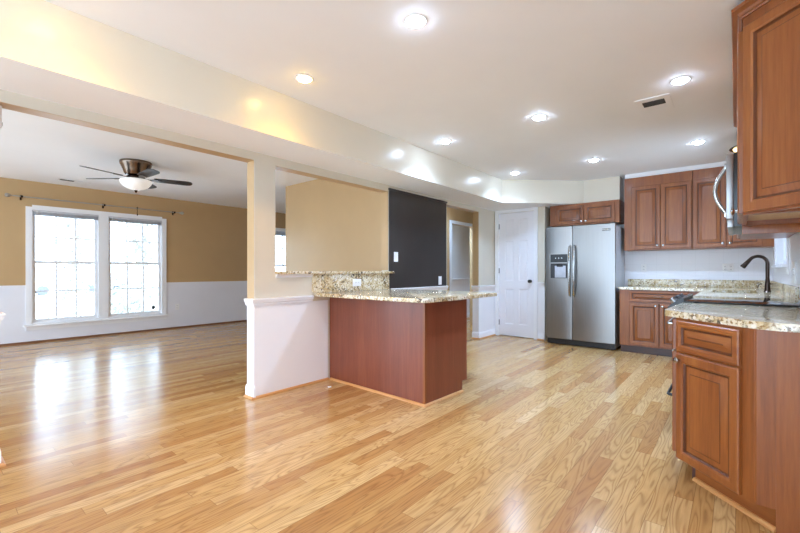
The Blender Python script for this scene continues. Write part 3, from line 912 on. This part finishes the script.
MB().tube([(.05, -.07, .745), (.05, -.11, .745), (.07, -.118, .745), (RW - .07, -.118, .745), (RW - .05, -.11, .745), (RW - .05, -.07, .745)], .011, 10).build('oven_handle', 'chrome', rg)
dr = MB().box(.005, RW - .005, -.07, .0195, .06, .285, .004).build('drawer', 'steel', rg)
MB().tube([(.05, -.07, .235), (.05, -.112, .235), (.07, -.12, .235), (RW - .07, -.12, .235), (RW - .05, -.112, .235), (RW - .05, -.07, .235)], .010, 10).build('drawer_handle', 'darkgrey', dr)
for x in (.05, RW - .05):
    for y in (.06, .55):
        MB().lathe([(.018, 0), (.018, .032)], (x, y, 0), 'Z', 10).build('foot', 'darkgrey', rg)

# microwave
mw = thing('microwave', 'over-the-range microwave with bowed chrome handle, seen edge on', 'microwave', (4.158, .012, 1.41), 180)
MB().box(.002, .756, .002, .365, .0, .485, .003).build('body', 'black', mw)
MB().box(.0, .758, -.036, .0015, .052, .478, .006).build('door', 'steel', mw)
MB().box(.05, .52, -.0375, -.0362, .11, .42).build('door_window', 'glassblack', mw, 0)
v = MB().box(.0, .758, -.030, .0015, -.004, .050, .004)
v.build('bottom_grille', 'steel', mw)
pts = [(.70, -.034, .09)] + [(.70, -.034 - .062 * math.sin(math.pi * k / 10), .09 + .32 * k / 10) for k in range(1, 10)] + [(.70, -.034, .41)]
MB().tube(pts, .012, 12).build('handle', 'chrome', mw)
for z in (.09, .41):
    MB().box(.688, .712, -.046, -.0362, z - .02, z + .02, .003).build('handle_mount', 'chrome', mw)

# ------------------------------------------------------------------ outlets, switches, sensor
def plate(label, cat, name, loc, rz, w=.072, h=.115, kind='outlet', gangs=1, group=None):
    r = thing(name, label, cat, loc, rz, group)
    MB().box(-w / 2, w / 2, -.006, 0, -h / 2, h / 2, .002).build('cover_plate', 'plastic', r)
    land = w > h
    for gi in range(gangs):
        cx = (gi - (gangs - 1) / 2) * (w / gangs)
        if kind == 'outlet':
            for s_ in (-1, 1):
                ox, oz = (cx + s_ * .02, 0) if land else (cx, s_ * .021)
                soc = MB().box(ox - .014, ox + .014, -.008, -.0062, oz - .014, oz + .014, .003).build('socket', 'plastic', r)
                MB().box(ox - .007, ox - .004, -.0085, -.0082, oz - .005, oz + .006).box(ox + .004, ox + .007, -.0085, -.0082, oz - .005, oz + .006).build('slots', 'slot', soc, 0)
        else:
            MB().box(cx - .012, cx + .012, -.010, -.0062, -.028, .028, .002).build('rocker', 'plastic', r)
    return r
plate('white outlet on back wall just right of the refrigerator', 'outlet', 'wall_outlet', (BX - .0005, 1.045, 1.164), -90)
plate('white double outlet on back wall left of the faucet', 'outlet', 'wall_outlet', (BX - .0005, .078, 1.16), -90, .115, .115, 'outlet', 2)
plate('white outlet set sideways in the granite backsplash of the peninsula', 'outlet', 'wall_outlet', (3.10, WY - .011, .992), 0, .125, .08)
plate('white light switch at middle height on left of black chalkboard panel', 'switch', 'light_switch', (3.765, WY - .013, 1.295), 0, .075, .12, 'switch')
plate('white light switch low on right edge of black chalkboard panel', 'switch', 'light_switch', (4.73, WY - .013, .985), 0, .075, .12, 'switch')
plate('wide white switch and outlet plate on right wall beyond the range', 'switch', 'light_switch', (4.46, RY + .0005, 1.11), 180, .17, .17, 'outlet', 3)
plate('small white outlet on wainscot right of the double window', 'outlet', 'wall_outlet', (3.20, LY - .0085, .42), 0)
se = thing('door_sensor', 'small white sensor box at top left edge of the wide opening', 'sensor', (.2735, WY + .06, 2.02), 90)
MB().box(-.022, .022, -.022, 0, -.065, .065, .004).build('case', 'plastic', se)
MB().box(-.012, .012, -.0245, -.0222, -.05, -.03, .001).build('lens', 'slot', se)

# ------------------------------------------------------------------ ceiling fittings
def downlight(x, y, label, warm, k=1.0):
    r = thing('recessed_light', label, 'light', (x, y, CE), 0, 'recessed ceiling lights')
    MB().lathe([(.051, -.0005), (.051, -.004), (.056, -.007), (.064, -.005), (.066, -.0005)], (0, 0, 0), 'Z', 32).build('trim_ring', 'plastic', r)
    MB().lathe([(.0495, -.0008), (.0495, -.003), (.044, -.012), (.030, -.020), (.012, -.024), (.003, -.0245)], (0, 0, 0), 'Z', 24).build('lens', 'warm' if warm else 'cool', r)
    ld = bpy.data.lights.new('bulb', 'SPOT')          # the reflector lamp behind the lens: a soft downward beam
    ld.energy = SPOT * (0.5 if warm else 1.0) * k
    ld.color = (1.0, 0.52, 0.10) if warm else (0.67, 0.98, 1.48)
    ld.spot_size = R(135); ld.spot_blend = 1.0; ld.shadow_soft_size = .045
    lo = bpy.data.objects.new('bulb', ld); COL.objects.link(lo); lo.parent = r
    lo.location = (0, 0, -.03)
    return r
for x, y, w, lb in ((1.77, 1.37, False, 'large recessed ceiling light nearest the camera, at top centre'),
                    (1.78, 2.40, True, 'warm recessed ceiling light at left, by the wide opening'),
                    (3.62, 2.40, False, 'recessed ceiling light nearest the soffit above the peninsula'),
                    (3.60, 1.37, False, 'recessed ceiling light in middle of the kitchen ceiling'),
                    (5.43, 2.41, False, 'far recessed ceiling light beside soffit before the pantry door'),
                    (5.43, 1.37, False, 'far recessed ceiling light in front of the refrigerator'),
                    (3.57, .31, False, 'recessed ceiling light beside the square ceiling vent'),
                    (5.40, .31, False, 'far recessed ceiling light before the back wall cabinets'),
                    (.44, 2.40, True, 'warm recessed ceiling light out of frame, glowing on left end of soffit')):
    downlight(x, y, lb, w)
downlight(6.3, 3.82, 'added unseen ceiling light brightening the hall behind the chalkboard wall', False, 0.7)  # unseen lamp added to brighten the hall
downlight(7.0, 4.62, 'added unseen ceiling light brightening the small white room beyond the hall', False, 1.7)  # another added lamp, out of sight, lifts the dark room past the doorway
vt = thing('ceiling_vent', 'rectangular white ceiling vent with dark louvres in the kitchen', 'vent', (3.90, .52, CE - .0005), 0)
f = MB()
for b in ((-.13, .23, -.12, -.078), (-.13, .23, .078, .12), (-.13, -.056, -.078, .078), (.062, .23, -.078, .078)): f.box(b[0], b[1], b[2], b[3], -.005, 0)
f.build('frame', 'ceiling', vt, 0)
MB().box(-.0555, .0615, -.0775, .0775, -.0025, 0).build('duct_back', 'ventdark', vt, 0)
f = MB()
for k in range(7):
    x = -.052 + k * .016
    f.loft([[(x, yy, -.004), (x + .010, yy, -.008), (x + .011, yy, -.007), (x + .001, yy, -.003)] for yy in (-.0775, .0775)])
f.build('louvres', 'ventdark', vt, 0)
vt = thing('ceiling_vent', 'long slim white ceiling register near the living room window', 'vent', (1.515, 7.87, CE - .0005), 0)
MB().box(-.20, .20, -.055, .055, -.006, 0, .002).build('frame', 'vent', vt)
f = MB()
for k in range(5): f.box(-.18, -.01, -.045 + k * .02, -.038 + k * .02, -.0085, -.0065)
f.build('dark_slots', 'ventdark', vt, 0)
f = MB()
for k in range(5): f.box(.01, .18, -.045 + k * .02, -.038 + k * .02, -.0085, -.0065)
f.build('louvres', 'plastic', vt, 0)

# ceiling fan (at rest)
fn = thing('ceiling_fan', 'flush bronze ceiling fan with dark blades and frosted light bowl', 'ceiling fan', (1.757, 5.905, CE), 0)
MB().lathe([(.176, -.0005), (.180, -.02), (.176, -.035), (.162, -.06), (.142, -.11), (.128, -.15), (.115, -.17), (.05, -.18)], (0, 0, 0), 'Z', 36).build('motor_housing', 'fanbronze', fn)
MB().lathe([(.05, -.18), (.095, -.185), (.105, -.20), (.098, -.222), (.06, -.228)], (0, 0, 0), 'Z', 30).build('rotor_hub', 'bronze', fn)
MB().lathe([(.10, -.2285), (.165, -.232), (.178, -.245), (.172, -.275), (.14, -.315), (.09, -.345), (.03, -.362), (.004, -.364)], (0, 0, 0), 'Z', 36).build('light_bowl', 'bowl', fn)
MB().lathe([(.018, -.3645), (.020, -.372), (.012, -.38), (.010, -.388), (.003, -.396)], (0, 0, 0), 'Z', 14).build('finial', 'bronze', fn)
for k in range(5):
    # blade headings measured from the camera's view: 33, 105, 177, 249, 321 degrees from its right
    a = R(-50 + 33 + 72 * k)
    T = Matrix.Rotation(a, 4, 'Z') @ Matrix.Translation((0, 0, -.208)) @ Matrix.Rotation(R(-11), 4, 'X')
    b = MB(); b.xf = T
    out = [(.20, -.052), (.30, -.060), (.45, -.066), (.58, -.068), (.625, -.055), (.645, -.02), (.645, .02), (.625, .055), (.58, .068), (.45, .066), (.30, .060), (.20, .052)]
    b.prism(out, -.004, .004)
    bl = b.build('blade', 'fanblade', fn, 0)
    c = MB(); c.xf = T
    c.prism([(.085, -.018), (.15, -.014), (.19, -.03), (.26, -.035), (.285, 0), (.26, .035), (.19, .03), (.15, .014), (.085, .018)], -.010, -.0045)
    c.build('blade_bracket', 'bronze', bl, 0)

# flush light over the sink
fl = thing('flush_light', 'small bronze ceiling light with amber glass over the sink, half hidden behind the cabinet', 'light', (5.48, -.12, CE), 0)
MB().lathe([(.06, -.0005), (.06, -.02), (.03, -.03), (.03, -.06), (.07, -.07), (.17, -.115), (.175, -.125), (.15, -.125)], (0, 0, 0), 'Z', 28).build('canopy', 'bronze', fl)
MB().lathe([(.145, -.1255), (.13, -.15), (.09, -.175), (.03, -.187), (.003, -.188)], (0, 0, 0), 'Z', 24).build('glass_bowl', 'amber', fl)

# scrap on the floor
m = MB().prism([(2.50, 2.99), (2.53, 2.985), (2.545, 3.01), (2.515, 3.025)], .0008, .003)
tag(m.build('paper_scrap', 'paper', None, 0), 'tiny white scrap lying on the floor before the peninsula', 'scrap')

# ------------------------------------------------------------------ outdoors
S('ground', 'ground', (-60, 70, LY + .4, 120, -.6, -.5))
def tree(x, y, h, lean, r, label, nleaf, spread):
    t = thing('ivy_tree', label, 'tree', (x, y, -.5), 0, 'trees outside the window')
    pts = [(lean * (k / 8) ** 1.3 + .12 * math.sin(k * 1.7 + x), .1 * math.sin(k), h * k / 8) for k in range(9)]
    m = MB().tube(pts, [r * (1 - .07 * k) for k in range(9)], 12)
    for k in (4, 5, 6, 7):
        p = Vector(pts[k]); dx = (1 if k % 2 else -1) * .9
        m.tube([p, p + Vector((dx * .5, .1, .6)), p + Vector((dx * 1.2, .2, 1.3))], [r * .4, r * .28, r * .1], 8)
    m.build('trunk', 'bark', t)
    f = MB()
    for k in range(nleaf):
        u = random.random(); z = u * h
        kk = min(7, int(u * 8)); p = Vector(pts[kk]).lerp(Vector(pts[kk + 1]), u * 8 - kk)
        a = random.random() * 6.283; rr = r * .8 + random.random() ** 1.5 * spread * (1 - .3 * u)
        c = Vector((p.x + rr * math.cos(a), p.y + rr * math.sin(a), z))
        n1 = Vector((random.uniform(-1, 1), random.uniform(-1, 1), random.uniform(-1, 1))).normalized(); n2 = n1.orthogonal().normalized()
        s_ = random.uniform(.05, .10)
        f._add([c - n1 * s_, c + n2 * s_ * .7, c + n1 * s_, c - n2 * s_ * .7], [(0, 1, 2, 3)])
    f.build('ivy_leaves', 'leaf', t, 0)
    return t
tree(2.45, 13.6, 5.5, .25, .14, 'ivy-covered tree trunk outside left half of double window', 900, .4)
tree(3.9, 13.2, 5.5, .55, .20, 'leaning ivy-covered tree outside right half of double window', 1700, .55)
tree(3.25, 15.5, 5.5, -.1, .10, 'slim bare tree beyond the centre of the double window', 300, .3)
def bush(x, y, rx, h, label, n):
    f = MB()
    for k in range(n):
        a = random.random() * 6.283; u = random.random(); ph = random.random()
        c = Vector((x + rx * math.cos(a) * u ** .5, y + .5 * math.sin(a) * u ** .5, -.5 + h * ph * (1 - .5 * u)))
        n1 = Vector((random.uniform(-1, 1), random.uniform(-1, 1), random.uniform(-1, 1))).normalized(); n2 = n1.orthogonal().normalized()
        s_ = random.uniform(.04, .09)
        f._add([c - n1 * s_, c + n2 * s_ * .7, c + n1 * s_, c - n2 * s_ * .7], [(0, 1, 2, 3)])
    tag(f.build('bush', 'leaf', None, 0), label, 'bush', 'shrubs outside the window')
bush(3.3, 11.4, .75, 1.9, 'pale leafy shrub outside right half of double window', 1300)
bush(2.35, 10.6, .35, .95, 'low shrub outside lower right corner of the left window half', 260)
def car(x, y, rz, label):
    r = thing('parked_car', label, 'car', (x, y, -.5), rz, 'cars parked outside the window')
    b = MB()
    b.loft([[(-2.2, yy, .35), (-2.2, yy, .75), (-1.3, yy, .92), (1.5, yy, .98), (2.15, yy, .85), (2.2, yy, .35)] for yy in (-.85, .85)])
    b.loft([[(-.75, yy, .94), (-.15, yy, 1.42), (1.0, yy, 1.45), (1.7, yy, .97)] for yy in (-.72, .72)])
    b.build('car_body', 'carpaint', r, 25)
    w = MB()
    for yy in (-.735, .735):
        w.box(-.45, .35, yy - .004, yy + .004, 1.02, 1.36); w.box(.42, 1.25, yy - .004, yy + .004, 1.02, 1.36)
    w.build('car_windows', 'carglass', r, 0)
    for cx in (-1.35, 1.35):
        for yy in (-.8, .8):
            MB().lathe([(.12, -.1), (.32, -.1), (.33, 0), (.32, .1), (.12, .1)], (cx, yy, .33), 'Y', 18).build('wheel', 'tyre', r)
    return r
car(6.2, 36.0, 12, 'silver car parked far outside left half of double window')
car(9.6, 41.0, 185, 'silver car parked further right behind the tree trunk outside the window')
